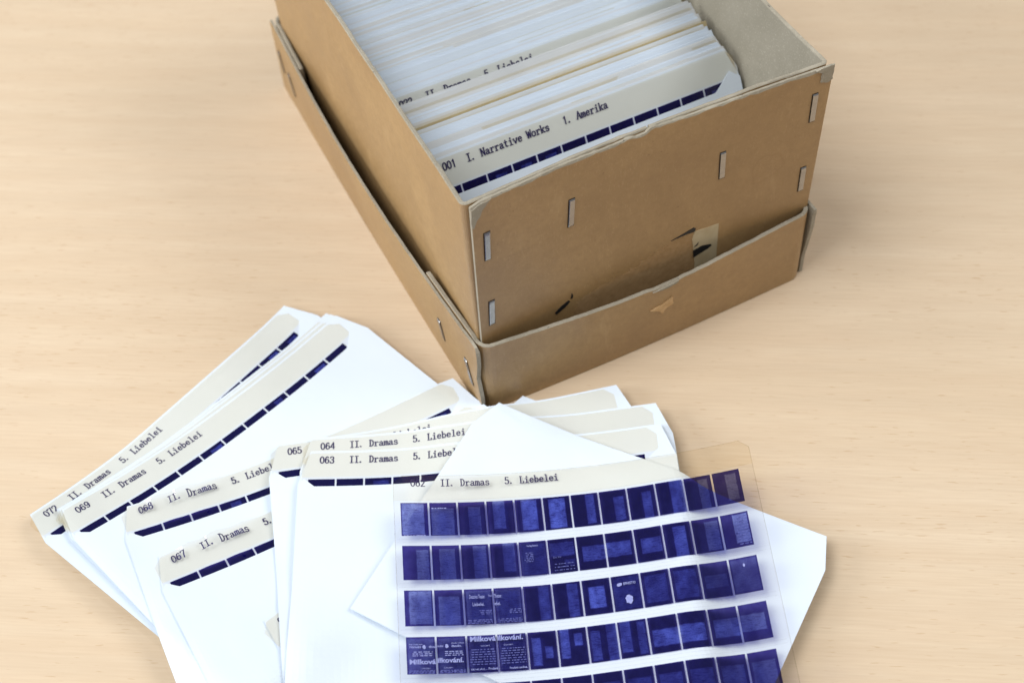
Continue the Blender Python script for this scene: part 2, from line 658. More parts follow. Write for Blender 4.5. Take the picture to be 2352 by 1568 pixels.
poly_on(front_pt, 'torn_corner', box, [(4.7, 127.2), (8.0, 128.6), (13.5, 129.3), (11.5, 127.2), (9.4, 125.6), (8.3, 122.2), (6.0, 119.8), (5.2, 116.5), (4.4, 118.5)],
        M_EDGE, 0.05, 0.35, 0.25, 4)
poly_on(front_pt, 'torn_corner', box, [(160.5, 129.2), (165, 130.0), (168.9, 130.2), (169.1, 122.0), (166.6, 121.2), (163.4, 122.4), (163.6, 127.0)],
        M_EDGE, 0.05, 0.6, 0.3, 5)
lab = poly_on(front_pt, 'paper_label', box, [(109.2, 58.6), (121.4, 57.6), (122.0, 35.0), (122.0, 26.0), (111.0, 27.0), (110.6, 36.0), (109.4, 46.0), (108.2, 54.0)],
              M_TAPE, 0.04, 0.12, 0.15, 6)
tag(lab, 'torn cream paper label with a black stroke')
poly_on(front_pt, 'scuffed_patch', box, [(97.2, 58.6), (103, 58.0), (107.6, 55.0), (108.6, 46), (110.2, 36.0), (110.8, 27), (52, 27), (50, 43.5), (58, 47.2), (70.4, 49.2), (84, 52.6), (92, 54.6)],
        M_ROUGH, 0.02, 0.05, 1.3, 7, 9)
mk = [([(97.2, 58.9), (103.5, 60.2), (108.6, 61.6), (109.6, 60.4), (109.3, 58.8), (104, 59.0)], 11),
      ([(109.3, 46.4), (113.5, 47.4), (118.4, 46.0), (118.8, 44.6), (116, 43.4), (112, 42.2), (109.6, 41.6)], 12),
      ([(109.4, 48.2), (111.8, 51.0), (111.2, 48.9)], 13),
      ([(39.9, 43.6), (40.6, 41.9), (44.6, 44.2), (47.4, 46.8), (46.6, 48.0), (43.0, 46.2)], 14),
      ([(47.6, 48.6), (48.2, 51.8), (48.9, 50.0), (48.5, 48.4)], 15)]
for pts, sd in mk:
    poly_on(front_pt, 'marker_stroke', box, pts, M_MARK, 0.16, 0.08, 0.12, sd)

# ------------------------------------------------------------------ lid under the box
lid = thing('box_lid', (85, 125, 0), 'shallow brown cardboard lid upturned under the box, with torn corners', 'lid')
HL = 45.5
LL = 252.0


def bow_lid(x, y, nx, ny, z):
    t = 0.22 + 0.78 * z / HL
    b = 0.0
    if ny < -0.5 and y < 60:
        b += 6.2 * max(0, math.sin(math.pi * min(1, max(0, x / 170)))) ** 1.2 * t * -ny
    if abs(nx) > 0.5:
        amp = 4.6 if nx < 0 else 1.5
        b += amp * max(0, math.sin(math.pi * min(1, max(0, y / LL)))) * t
    return b


ZL = [0, 0.25, 0.5, 0.75, 0.9, 0.95, 1.0]
FLAP = 50.0


def front_lid_top(x, y):
    t = HL
    if 81 < x < 96 and y < 20:
        t -= 0.7
    if x < 8 and y > 6:
        t += 1.2
    return t


fpath = rounded_path([(2.1, FLAP), (2.1, 0), (169.6, 0), (169.6, FLAP)], 6.0, 2.5)
wall('front_wall', lid, fpath, ZL, front_lid_top, 1.9, bow_lid, 0.3, 21, BOARD, bottom=0.2)
bpath = rounded_path([(169.6, LL - 46), (169.6, LL), (2.1, LL), (2.1, LL - 46)], 6.0, 3.0)
wall('back_wall', lid, bpath, ZL, lambda x, y: HL + 0.8, 1.9, bow_lid, 0.3, 23, BOARD, bottom=0.2)


def ragged_wall(name, xs, nx, yfront, yback, seed, jag):
    w = wig(seed, ((jag, 1.1), (jag * .8, 2.7), (jag * .5, 5.3)))
    n, nv = 60, len(ZL)
    P, Q = [], []
    wt = wig(seed + 3, ((0.25, 0.4), (0.2, 1.1), (0.15, 2.3)))
    for i in range(n + 1):
        f = i / n
        for j, zf in enumerate(ZL):
            y = yfront + (yback - yfront) * f
            z = 0.1 + (HL + wt(y)) * zf
            if i == 0:
                y += w(z) + (3.6 * (1 - zf) if nx > 0 else (-1.2 if zf < .5 else 0))
            o = bow_lid(xs, y, nx, 0, z)
            r = 0.3 if j == nv - 1 else 0
            P.append((xs + nx * (o - r), y, z))
            Q.append((xs + nx * (o - 1.9 + r), y, z))
    V, F, K = slab(P, Q, n + 1, nv)
    if nx > 0:
        F = [f[::-1] for f in F]
    mesh_obj(name, V, F, BOARD, lid, K)


ragged_wall('side_wall', 0.0, -1, 1.4, LL - 1, 31, 0.9)
ragged_wall('side_wall', 171.7, 1, -0.4, LL - 1, 33, 0.8)
lv = [(x, y, z) for z in (0.2, 2.0) for x, y in ((4.2, 2.2), (165.8, 2.2), (165.8, LL - 2.2), (4.2, LL - 2.2))]
mesh_obj('base', lv, tf, M_GREY, lid)


def lid_left(y, z, out=0.0):
    return (-bow_lid(0, y, -1, 0, z) - out, y, z)


def lid_front(x, z, out=0.0):
    return (x, -bow_lid(x, 0, 0, -1, z) - out, z)


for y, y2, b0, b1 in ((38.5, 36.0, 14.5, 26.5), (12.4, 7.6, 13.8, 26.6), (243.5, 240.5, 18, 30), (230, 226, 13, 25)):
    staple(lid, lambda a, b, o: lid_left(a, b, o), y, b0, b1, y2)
poly_on(lid_front, 'torn_flap', lid, [(82.6, 29.4), (88, 30.4), (93.6, 33.6), (93.8, 30.6), (94.6, 28.6), (90.6, 26.2), (89.4, 23.4), (87.4, 26.6)],
        M_TORN, 0.25, 0.55, 0.3, 41)
poly_on(lid_front, 'torn_rim', lid, [(82.5, 43.6), (88, 44.3), (95.5, 45.2), (95.2, 43.8), (90, 42.6)], M_EDGE, 0.1, 0.7, 0.25, 42)

# ------------------------------------------------------------------ stroke lettering


def ell(cx, cy, rx, ry, n=12):
    return [(cx + rx * math.sin(2 * math.pi * k / n), cy + ry * math.cos(2 * math.pi * k / n)) for k in range(n + 1)]


six = [(.78, .85), (.62, .99), (.4, .97), (.22, .75), (.15, .4), (.2, .12), (.48, 0), (.76, .1), (.84, .32), (.74, .54), (.5, .6), (.27, .52), (.17, .35)]
GL = {
    '0': [ell(.5, .5, .36, .5, 14)],
    '1': [[(.28, .82), (.52, 1), (.52, 0)]],
    '2': [[(.16, .74), (.22, .93), (.5, 1), (.78, .92), (.82, .74), (.7, .5), (.15, 0), (.87, 0)]],
    '3': [[(.17, .82), (.3, .97), (.55, 1), (.78, .9), (.8, .72), (.68, .56), (.42, .53)], [(.5, .53), (.74, .46), (.84, .27), (.76, .08), (.5, 0), (.25, .04), (.14, .2)]],
    '4': [[(.68, 0), (.68, 1), (.1, .28), (.92, .28)]],
    '5': [[(.8, 1), (.25, 1), (.2, .55), (.45, .64), (.7, .58), (.84, .35), (.74, .08), (.45, 0), (.2, .05), (.14, .18)]],
    '6': [six], '9': [[(1 - x, 1 - y) for x, y in six]],
    '7': [[(.14, .84), (.14, 1), (.86, 1), (.58, .45), (.48, 0)]],
    '8': [ell(.5, .76, .28, .24), ell(.5, .26, .35, .26)],
    'I': [[(.18, 1), (.82, 1)], [(.5, 1), (.5, 0)], [(.18, 0), (.82, 0)]],
    '.': [[(.22, .02), (.22, .12)], [(.32, .02), (.32, .12)]],
    'D': [[(.08, 1), (.45, 1), (.75, .85), (.87, .5), (.75, .15), (.45, 0), (.08, 0)], [(.24, 1), (.24, 0)]],
    'r': [[(.1, .62), (.33, .62), (.33, 0)], [(.1, 0), (.6, 0)], [(.33, .40), (.5, .58), (.7, .64), (.88, .55)]],
    'a': [[(.2, .52), (.35, .63), (.6, .63), (.72, .5), (.72, .08), (.9, 0)], [(.72, .38), (.4, .34), (.17, .22), (.17, .08), (.34, 0), (.55, .04), (.72, .18)]],
    'm': [[(.02, .62), (.14, .62), (.14, 0)], [(.14, .5), (.28, .63), (.42, .6), (.5, .48), (.5, 0)], [(.5, .5), (.64, .63), (.78, .6), (.86, .48), (.86, 0)], [(.04, 0), (.24, 0)], [(.76, 0), (.97, 0)]],
    's': [[(.77, .5), (.62, .63), (.38, .63), (.22, .52), (.28, .38), (.7, .28), (.8, .14), (.66, .01), (.36, 0), (.18, .13)]],
    'L': [[(.1, 1), (.52, 1)], [(.29, 1), (.29, 0)], [(.1, 0), (.87, 0), (.87, .22)]],
    'i': [[(.22, .62), (.52, .62), (.52, 0)], [(.2, 0), (.84, 0)], [(.5, .83), (.5, .95)], [(.56, .83), (.56, .95)]],
    'e': [[(.2, .34), (.82, .34), (.76, .55), (.52, .64), (.28, .56), (.17, .32), (.26, .08), (.52, 0), (.82, .12)]],
    'b': [[(.06, 1), (.22, 1), (.22, 0)], [(.22, .45), (.42, .62), (.65, .6), (.83, .42), (.83, .2), (.65, .02), (.42, 0), (.22, .16)]],
    'l': [[(.22, 1), (.52, 1), (.52, 0)], [(.2, 0), (.84, 0)]],
    'N': [[(.18, 0), (.18, 1), (.82, 0), (.82, 1)], [(.04, 0), (.32, 0)], [(.68, 1), (.96, 1)], [(.04, 1), (.18, 1)]],
    't': [[(.42, .88), (.42, .12), (.56, 0), (.8, .06)], [(.15, .62), (.78, .62)]],
    'v': [[(.14, .62), (.5, 0), (.86, .62)], [(.02, .62), (.28, .62)], [(.72, .62), (.98, .62)]],
    'W': [[(.06, 1), (.27, 0), (.5, .8), (.73, 0), (.94, 1)], [(0, 1), (.16, 1)], [(.84, 1), (1, 1)]],
    'o': [ell(.5, .32, .35, .32)],
    'k': [[(.06, 1), (.22, 1), (.22, 0)], [(.78, .62), (.24, .22)], [(.42, .36), (.8, 0)], [(.6, .62), (.95, .62)], [(.1, 0), (.34, 0)], [(.66, 0), (.95, 0)]],
    'A': [[(.1, 0), (.5, 1), (.9, 0)], [(.25, .34), (.75, .34)], [(0, 0), (.24, 0)], [(.76, 0), (1, 0)]],
}


def lettering(parent, sheet, items, dz, cap=3.3, w=0.53, mat=None):
    """items: (text, u, baseline v, pitch); ribbons laid on the sheet"""
    V, F = [], []
    cnt = 0
    for text, u0, vb, pitch in items:
        for ci, ch in enumerate(text):
            for st in GL.get(ch, []):
                pts = [(u0 + (ci + x) * pitch, vb - y * cap) for x, y in st]
                for a, b in zip(pts, pts[1:]):
                    d = Vector(b) - Vector(a)
                    if d.length < 1e-6:
                        continue
                    d.normalize()
                    # thin horizontals, heavier verticals
                    ww = w * (0.72 + 0.28 * abs(d.y))
                    n = Vector((-d.y, d.x)) * ww / 2
                    e = d * ww * .35
                    lift = dz + 0.005 * (cnt % 4)
                    cnt += 1
                    i = len(V)
                    for q in (Vector(a) - e + n, Vector(a) - e - n, Vector(b) + e - n, Vector(b) + e + n):
                        V.append(sheet.pos(q.x, q.y, lift))
                    F.append((i, i + 1, i + 2, i + 3))
    return mesh_obj('lettering', V, F, mat or M_INK, parent)


_font_cache = {}


def font_outline(body, bold):
    key = (body, bold)
    if key in _font_cache:
        return _font_cache[key]
    cu = bpy.data.curves.new('t', 'FONT')
    cu.body = body
    cu.size = 1.0
    cu.offset = bold
    cu.resolution_u = 2
    ob = bpy.data.objects.new('t', cu)
    COL.objects.link(ob)
    bpy.context.view_layer.update()
    dg = bpy.context.evaluated_depsgraph_get()
    me = bpy.data.meshes.new_from_object(ob.evaluated_get(dg))
    V = np.array([v.co[:2] for v in me.vertices])
    F = [tuple(p.vertices) for p in me.polygons]
    bpy.data.objects.remove(ob)
    bpy.data.curves.remove(cu)
    bpy.data.meshes.remove(me)
    mn, mx = V.min(0), V.max(0)
    V = (V - mn) / (mx - mn)
    _font_cache[key] = (V, F)
    return V, F


def print_text(parent, sheet, items, dz, mat):
    """items: (text, u0, v0(top), u1, v1(bottom), bold)"""
    V, F = [], []
    for text, u0, v0, u1, v1, bold in items:
        TV, TF = font_outline(text, bold)
        i = len(V)
        for x, y in TV:
            V.append(sheet.pos(u0 + x * (u1 - u0), v1 - y * (v1 - v0), dz))
        F += [tuple(i + k for k in f) for f in TF]
    return mesh_obj('lettering', V, F, mat, parent)


# ------------------------------------------------------------------ draped sheets
GX0, GY0, GNX, GNY = -330, -330, 520, 480
HMAP = np.zeros((GNX, GNY))


def blur(Z, k=1):
    for _ in range(k):
        P = np.pad(Z, 1, mode='edge')
        Z = (P[:-2, 1:-1] + P[2:, 1:-1] + P[1:-1, :-2] + P[1:-1, 2:] + 2 * P[1:-1, 1:-1]) / 6
    return Z


class Drape:
    """a sheet lying on whatever is already on the table; local u right, v down (mm)"""

    def __init__(self, ox, oy, deg, W, H, A, s0, ty=0.0, pct=60, gap=0.2):
        self.o = (ox, oy)
        a = R(deg)
        self.d = (math.cos(a), math.sin(a))
        self.e = (math.sin(a), -math.cos(a))
        self.u0, self.v0 = -6.0, -6.0
        self.st = 2.0
        nu, nv = int((W + 12) / self.st) + 1, int((H + 12) / self.st) + 1
        U, Vv = np.meshgrid(self.u0 + self.st * np.arange(nu), self.v0 + self.st * np.arange(nv), indexing='ij')
        X, Y = self.xy(U, Vv)
        ix = np.clip(np.round(X - GX0).astype(int), 2, GNX - 3)
        iy = np.clip(np.round(Y - GY0).astype(int), 2, GNY - 3)
        h = HMAP[ix, iy]
        for dx, dy in ((1, 0), (-1, 0), (0, 1), (0, -1), (2, 0), (-2, 0), (0, 2), (0, -2)):
            h = np.maximum(h, HMAP[ix + dx, iy + dy])
        t = A * (U / W - s0) ** 2 + ty * Vv / 100.0
        inside = (U >= 0) & (U <= W) & (Vv >= 0) & (Vv <= H)
        z0 = np.percentile((h - t)[inside], pct) + gap
        Z = np.maximum(t + z0, h + gap)
        for _ in range(14):
            Z = np.maximum(blur(Z, 3), h + gap)
        # round off the creases, then lift only where that would cut into what lies below
        Z = blur(Z, 3)
        for _ in range(3):
            D = np.maximum(0, (h + gap) - Z)
            for _ in range(3):
                P = np.pad(D, 1, mode='edge')
                D = np.maximum.reduce([P[:-2, 1:-1], P[2:, 1:-1], P[1:-1, :-2], P[1:-1, 2:], D])
            Z = Z + blur(D, 3)
        self.Z = Z

    def xy(self, u, v):
        return (self.o[0] + u * self.d[0] + v * self.e[0], self.o[1] + u * self.d[1] + v * self.e[1])

    def z(self, u, v):
        a = (u - self.u0) / self.st
        b = (v - self.v0) / self.st
        a = min(max(a, 0), self.Z.shape[0] - 1.001)
        b = min(max(b, 0), self.Z.shape[1] - 1.001)
        i, j = int(a), int(b)
        a -= i
        b -= j
        Z = self.Z
        return (Z[i, j] * (1 - a) + Z[i + 1, j] * a) * (1 - b) + (Z[i, j + 1] * (1 - a) + Z[i + 1, j + 1] * a) * b

    def pos(self, u, v, dn=0.0):
        x, y = self.xy(u, v)
        return (x, y, self.z(u, v) + dn)

    def occupy(self, W, H, dz, vtop=None):
        st = 0.7
        for u in np.arange(0, W, st):
            vt = vtop(u) if vtop else 0
            vv = np.arange(vt, H, st)
            X, Y = self.xy(u, vv)
            zz = np.array([self.z(u, b) for b in vv]) + dz
            ix = np.clip(np.round(X - GX0).astype(int), 0, GNX - 1)
            iy = np.clip(np.round(Y - GY0).astype(int), 0, GNY - 1)
            np.maximum.at(HMAP, (ix, iy), zz)


class Lean:
    """a flat sheet standing in the box, leaning back"""

    def __init__(self, x, y, z, lean, yaw=0.0, sag=0.0, W=153.5):
        self.p = (x, y, z)
        self.l, self.yaw, self.sag, self.W = lean, yaw, sag, W

    def pos(self, u, v, dn=0.0):
        s, c = math.sin(self.l), math.cos(self.l)
        dn = dn + self.sag * ((u / self.W - .5) ** 2 - .25)
        # normal of the face that looks toward the viewer: (0,-cos,sin)
        y = -v * s - dn * c
        z = -v * c + dn * s
        cy, sy = math.cos(self.yaw), math.sin(self.yaw)
        return (self.p[0] + u * cy - y * sy, self.p[1] + u * sy + y * cy, self.p[2] + z)


FW, FH = 153.5, 124.0        # microfiche
SW, SH = 162.0, 128.0        # sleeve
HEAD, PITCH, ROW = 13.5, 12.1, 20.6
FRW, FRH = 11.35, 15.9
FMU = 2.5                    # left margin of the image rows


def sheet_mesh(sheet, W, vtop, vbot, us, nv, dn, th=None, du=0.0, dv=0.0):
    P, Q = [], []
    for u in us:
        a, b = vtop(u), vbot(u)
        for j in range(nv):
            v = a + (b - a) * (j / (nv - 1))
            P.append(sheet.pos(u + du, v + dv, dn))
            if th:
                Q.append(sheet.pos(u + du, v + dv, dn - th))
    if th:
        V, F, K = slab(P, Q, len(us), nv)
        return V, F
    return P, grid_faces(len(us), nv, 0, True)


def chamfer(W, a, b):
    def f(u):
        if u < a:
            return b * (1 - u / a)
        if u > W - a:
            return b * (1 - (W - u) / a)
        return 0.0
    return f


def ucols(W, n, extra):
    s = set([round(W * i / n, 3) for i in range(n + 1)]) | set(extra)
    s = sorted(x for x in s if 0 <= x <= W)
    out = [s[0]]
    for x in s[1:]:
        if x - out[-1] > 0.2:
            out.append(x)
    out[-1] = W
    return out


def front_edge(u):
    d = SW - u
    v = 18.2
    if d < 14:
        v -= (14 - d) * 0.85
    if u < 7:
        v -= (7 - u) * 0.9
    return v


SLEEVE_U = ucols(SW, 62, (5, SW - 5, 7, SW - 14))
FILM_U = ucols(FW, 58, (4, FW - 4))


def build_sleeve(sheet, loc, label, group='paper sleeves of the fanned pile', H=SH, fiche=True):
    t = thing('paper_sleeve', loc, label, 'paper sleeve', group)
    ch = chamfer(SW, 5, 17)
    V, F = sheet_mesh(sheet, SW, ch, lambda u: H, SLEEVE_U, 44, 0.0, 0.09)
    mesh_obj('back_sheet', V, F, M_PAPER, t)
    fe = lambda u: max(front_edge(u), ch(u) + 0.2)
    V, F = sheet_mesh(sheet, SW, fe, lambda u: H - 0.2, SLEEVE_U, 40, 0.24, 0.07)
    mesh_obj('front_sheet', V, F, M_PAPER, t)
    return t


class Offset:
    def __init__(self, s, du, dv, dn=0.0):
        self.s, self.du, self.dv, self.dn = s, du, dv, dn

    def pos(self, u, v, dn=0.0):
        return self.s.pos(u + self.du, v + self.dv, dn + self.dn)


class Scaled(Offset):
    def __init__(self, s, k):
        super().__init__(s, 0, 0)
        self.k = k

    def pos(self, u, v, dn=0.0):
        return self.s.pos(u * self.k, v * self.k, dn)


class Wavy(Offset):
    """film whose left end buckles up a little out of its sleeve"""

    def __init__(self, s, du, dv, amp):
        super().__init__(s, du, dv)
        self.amp = amp

    def pos(self, u, v, dn=0.0):
        f = max(0.0, 1 - v / 18.0)
        w = 0.0
        if 0 < u < 52:
            w = math.sin(math.pi * u / 52) ** 1.5 * (1 + 0.25 * math.sin(u * .5 + v * .35))
        return super().pos(u, v, dn + self.amp * f * w)


def add_attr(me, name, data):
    at = me.attributes.new(name, 'FLOAT_VECTOR', 'POINT')
    at.data.foreach_set('vector', np.asarray(data, float).ravel())


def build_frame(parent, sheet, row, colm, pages, fog, seed, dn, vmax=None):
    u0 = FMU + colm * PITCH + (PITCH - FRW) / 2
    v0 = HEAD + row * ROW
    h = FRH if vmax is None else min(FRH, vmax - v0)
    V, UV = [], []
    for i in range(5):
        for j in range(5):
            V.append(sheet.pos(u0 + FRW * i / 4, v0 + h * j / 4, dn))
            UV.append((i / 4, j / 4 * h / FRH, seed))
    o = mesh_obj('frame', V, grid_faces(5, 5), M_FRAME, parent)
    n = len(V)
    p = list(pages) + [(2, 2, 2.1, 2.1, 0)] * (2 - len(pages))
    add_attr(o.data, 'uvw', UV)
    add_attr(o.data, 'pa', [(p[0][0], p[0][1], p[0][2])] * n)
    add_attr(o.data, 'pb', [(p[0][3], p[0][4], fog)] * n)
    add_attr(o.data, 'pc', [(p[1][0], p[1][1], p[1][2])] * n)
    add_attr(o.data, 'pd', [(p[1][3], p[1][4], 0)] * n)
    return o, u0, v0


def build_film(t, sheet, H=FH, dn=0.0, nv=42):
    ch = chamfer(FW, 4, 4)
    cut = HEAD - 1.0
    V, F = sheet_mesh(sheet, FW, ch, lambda u: cut, FILM_U, 6, dn)
    mesh_obj('title_strip', V, F, M_FILM, t, smooth=True)
    V, F = sheet_mesh(sheet, FW, lambda u: cut, lambda u: H, FILM_U, nv, dn)
    return mesh_obj('film', V, F, M_CLEAR, t, smooth=True)


def title(num, mid, pitch=2.13):
    return [(num, 8.8 if num == '001' else 7.4, 5.3, 2.13), (mid, 20.1, 5.3, pitch)]


def first_row(t, sheet, seed, light=()):
    for c in range(12):
        r = random.Random(seed * 31 + c)
        pages = []
        if c in light:
            pages = [(r.uniform(.25, .45), r.uniform(.06, .1), r.uniform(.75, .95), 1.2, r.uniform(.35, .6))]
        build_frame(t, sheet, 0, c, pages, 0.05, r.random(), 0.06)


# ------------------------------------------------------------------ the fanned pile
PILE = [
    # number, fiche origin x, y, angle, curl, s0, percentile, label words
    ('072', -197.8, 36.2, 24.5, 34, .62, 45, 'hindmost of the fan, numbered 072', (10, 11)),
    ('071', -187.0, 32.9, 19.7, 32, .62, 45, None, ()),
    ('070', -186.0, 32.2, 19.1, 32, .62, 45, None, ()),
    ('069', -184.9, 30.7, 18.5, 30, .60, 45, 'numbered 069', (5, 8, 10)),
    ('068', -160.4, 22.2, -1.0, 13, .45, 45, 'numbered 068', (3, 11)),
    ('067', -155.6, -9.4, 4.6, 13, .40, 45, 'numbered 067', ()),
    ('066', -126.6, -58.0, 20.4, 9, .45, 45, None, ()),
    ('065', -91.8, 24.4, -16.6, 12, .42, 45, 'numbered 065', ()),
    ('064', -77.5, 19.8, -21.8, 14, .42, 45, 'numbered 064', ()),
    ('063', -80.4, 12.5, -23.8, 22, .41, 45, 'numbered 063', (2,)),
]
SL_LABEL = {
    '072': 'white paper sleeve under the 072 film, bottom of the left fan',
    '071': 'white paper sleeve in the left fan, just above the 072 sleeve',
    '070': 'white paper sleeve in the left fan, just under the 069 sleeve',
    '069': 'large bare white paper sleeve holding the 069 film',
    '068': 'white paper sleeve holding the 068 film, lying on the 069 sleeve',
    '067': 'white paper sleeve holding the 067 film in the middle of the fan',
    '066': 'white paper sleeve whose film shows only a beige corner at the bottom',
    '065': 'white paper sleeve holding the 065 film, touching the box corner',
    '064': 'white paper sleeve holding the 064 film, between 065 and 063',
    '063': 'white paper sleeve holding the 063 film, left of the loose film',
}
FI_LABEL = {
    '072': 'beige-headed microfiche 072 at the far left end of the fan',
    '071': 'microfiche mostly hidden in the left fan, next above 072',
    '070': 'microfiche mostly hidden in the left fan, showing a beige strip behind 069',
    '069': 'microfiche titled 069 II. Dramas with a full row of dark frames',
    '068': 'microfiche titled 068 II. Dramas with shiny left end',
    '067': 'microfiche titled 067 II. Dramas with reflecting first frames',
    '066': 'microfiche hidden under the 063 sleeve, only its beige corner showing',
    '065': 'microfiche titled 065, its beige header touching the box corner',
    '064': 'microfiche titled 064 II. Dramas, just above the 063 title',
    '063': 'microfiche titled 063 II. Dramas with dark frames below the title',
}
for i, (num, ox, oy, deg, A, s0, pct, _, light) in enumerate(PILE):
    a = R(deg)
    sx = ox - 1.4 * math.cos(a) + 1.0 * math.sin(a) * -1
    sy = oy - 1.4 * math.sin(a) + 1.0 * math.cos(a)
    sh = Drape(sx, sy, deg, SW, SH, A, s0, pct=pct)
    cx, cy = sh.xy(SW / 2, SH / 2)
    build_sleeve(sh, (cx, cy, 0), SL_LABEL[num])
    fs = Wavy(sh, 1.4, 1.0, 3.4) if num in ('067', '068') else Offset(sh, 1.4, 1.0)
    t = thing('microfiche', (cx, cy, 1), FI_LABEL[num], 'microfiche', 'microfiches in the fanned pile')
    build_film(t, fs, dn=0.15)
    lettering(t, fs, title(num, 'II. Dramas   5. Liebelei'), 0.11)
    if num not in ('071', '070'):
        first_row(t, fs, i + 3, light)
    sh.occupy(SW, SH, 0.25, chamfer(SW, 5, 17))

# the empty sleeve lying askew
a = R(-54.7)
sx = 6.6 - 5 * math.cos(a)
sy = -4.4 - 5 * math.sin(a)
esh = Drape(sx, sy, -54.7, SW, 116, 10, .5, pct=55)
cx, cy = esh.xy(SW / 2, 58)
es = thing('paper_sleeve', (cx, cy, 0), 'empty white paper sleeve lying askew under the loose blue film', 'paper sleeve', 'paper sleeves of the fanned pile')
ech = chamfer(SW, 5, 15)
V, F = sheet_mesh(esh, SW, ech, lambda u: 116, SLEEVE_U, 44, 0.0, 0.09)
mesh_obj('back_sheet', V, F, M_PAPER, es)
V, F = sheet_mesh(esh, SW, lambda u: ech(u) + 0.4, lambda u: 115.8, SLEEVE_U, 42, 0.2, 0.09)
mesh_obj('front_sheet', V, F, M_PAPER, es)
esh.occupy(SW, 116, 0.21, ech)

# the loose microfiche 062 on top
f62 = Scaled(Drape(-51.9, -22.4, -21.9, FW, FH, 36, .45, ty=-3.0, pct=65, gap=0.25), 0.977)
cx, cy = f62.s.xy(FW / 2, FH / 2)
t62 = thing('microfiche', (cx, cy, 1), 'loose transparent microfiche 062 with rows of blue frames, lying on top', 'microfiche', 'microfiches in the fanned pile')
build_film(t62, f62, dn=0.1, nv=36)
lettering(t62, f62, title('062', 'II. Dramas   5. Liebelei'), 0.02)
# cut edge of the film and the faint guide lines of its image strips
fe_pts = [(4, 0), (FW - 4, 0), (FW, 4), (FW, FH), (0, FH), (0, 4)]
V, F = [], []
for (ua, va), (ub, vb) in zip(fe_pts, fe_pts[1:] + fe_pts[:1]):
    L = math.hypot(ub - ua, vb - va)
    n = max(2, int(L / 3))
    nu_, nv_ = -(vb - va) / L * .28, (ub - ua) / L * .28
    for k in range(n + 1):
        f = k / n
        u, v = ua + (ub - ua) * f, va + (vb - va) * f
        V += [f62.pos(u, v, 0.13), f62.pos(u + nu_, v + nv_, 0.13)]
        if k:
            i = len(V)
            F.append((i - 4, i - 3, i - 1, i - 2))
mesh_obj('film_edge', V, F, M_FEDGE, t62)
V, F = [], []
for r in range(5):
    for vv in (HEAD + r * ROW - 1.5, HEAD + r * ROW + FRH + 1.5):
        for k in range(51):
            u = 1.0 + (FW - 2.5) * k / 50
            V += [f62.pos(u, vv, 0.06), f62.pos(u, vv + 0.14, 0.06)]
            if k:
                i = len(V)
                F.append((i - 4, i - 3, i - 1, i - 2))
mesh_obj('guide_line', V, F, M_GUIDE, t62)
PG = [
    [[(.03, .02, .86, .97, .62)], [(.05, .17, .9, .99, .5)], [(.36, .15, .82, 1.1, .42)], [(.22, -.1, .68, .86, .55)], [(.22, .02, .82, .95, .75)], [(.18, .05, .82, .96, .75)],
     [(.52, .03, .86, .93, .48)], [(.5, .2, .9, .95, .45)], [(.5, .18, .86, 1.1, .45)], [(.5, -.1, 1.1, 1.1, .45)], [(.5, .1, .86, 1.1, .45)], [(.45, .1, .85, .9, .42)]],
    [[(.5, .12, .95, 1.1, .42)], [(.26, .1, .84, 1, .42)], [(.43, .04, .92, 1.1, .42)], [(.45, -.1, .9, .84, .42)], [(.05, .06, .95, .97, .26)], [(.05, .1, .95, .52, .34), (.55, .62, .93, .8, .3)],
     [(.17, .3, 1.1, .76, .5)], [(-.1, .27, .9, .72, .5)], [(.2, .3, .95, .76, .48)], [(.34, .1, .82, 1.1, .55)], [(.45, .1, .95, .95, .48)], [(.42, .04, .95, .88, .66)]],
    [[(.16, .02, .96, .95, .5)], [(.14, .18, .9, .98, .5)], [(.06, .05, .96, .96, .28)], [(.06, .05, .96, .96, .28)], [(.52, .04, .92, .98, .42)], [(.5, .03, .9, .98, .46)],
     [(.2, .2, .8, .82, .72)], [(.05, .04, .96, .96, .22)], [(.1, .1, .9, .9, .28)], [(.1, .1, .92, .92, .3)], [(.1, .35, .92, .72, .28)], [(.05, .04, .95, .95, .16)]],
    [[(.05, .05, .95, .95, .18)], [(.05, .05, .95, .95, .18)], [(.05, .05, .95, .95, .18)], [(.05, .05, .95, .95, .18)], [(.12, .15, .45, .92, .6), (.57, .4, .85, .74, .62)],
     [(.07, -.1, .4, .8, .62), (.56, .13, .86, .48, .62)], [(.08, .14, .42, .96, .46), (.64, -.1, 1.1, 1.1, .4)], [(.06, -.1, .44, .85, .46), (.66, .05, .95, .95, .4)],
     [(.1, .35, 1.1, .82, .55)], [(-.1, .32, .9, .82, .55)], [(.12, .3, 1.1, .8, .52)], [(-.1, .28, .86, .74, .5)]],
    [[(.1, .25, .9, .95, .3)]] * 12,
]
FR = {}
for r in range(5):
    for c in range(12):
        seed = random.Random(r * 100 + c).random()
        FR[(r, c)] = build_frame(t62, f62, r, c, PG[r][c], 0.10 if r in (2, 3) else 0.06, seed, -0.06)


def frame_text(r, c, items, mat=None):
    o, u0, v0 = FR[(r, c)]
    its = [(tx, u0 + x0 * FRW, v0 + y0 * FRH, u0 + x1 * FRW, v0 + y1 * FRH, b) for tx, x0, y0, x1, y1, b in items]
    print_text(o, f62, its, -0.03, mat or M_PRINT)


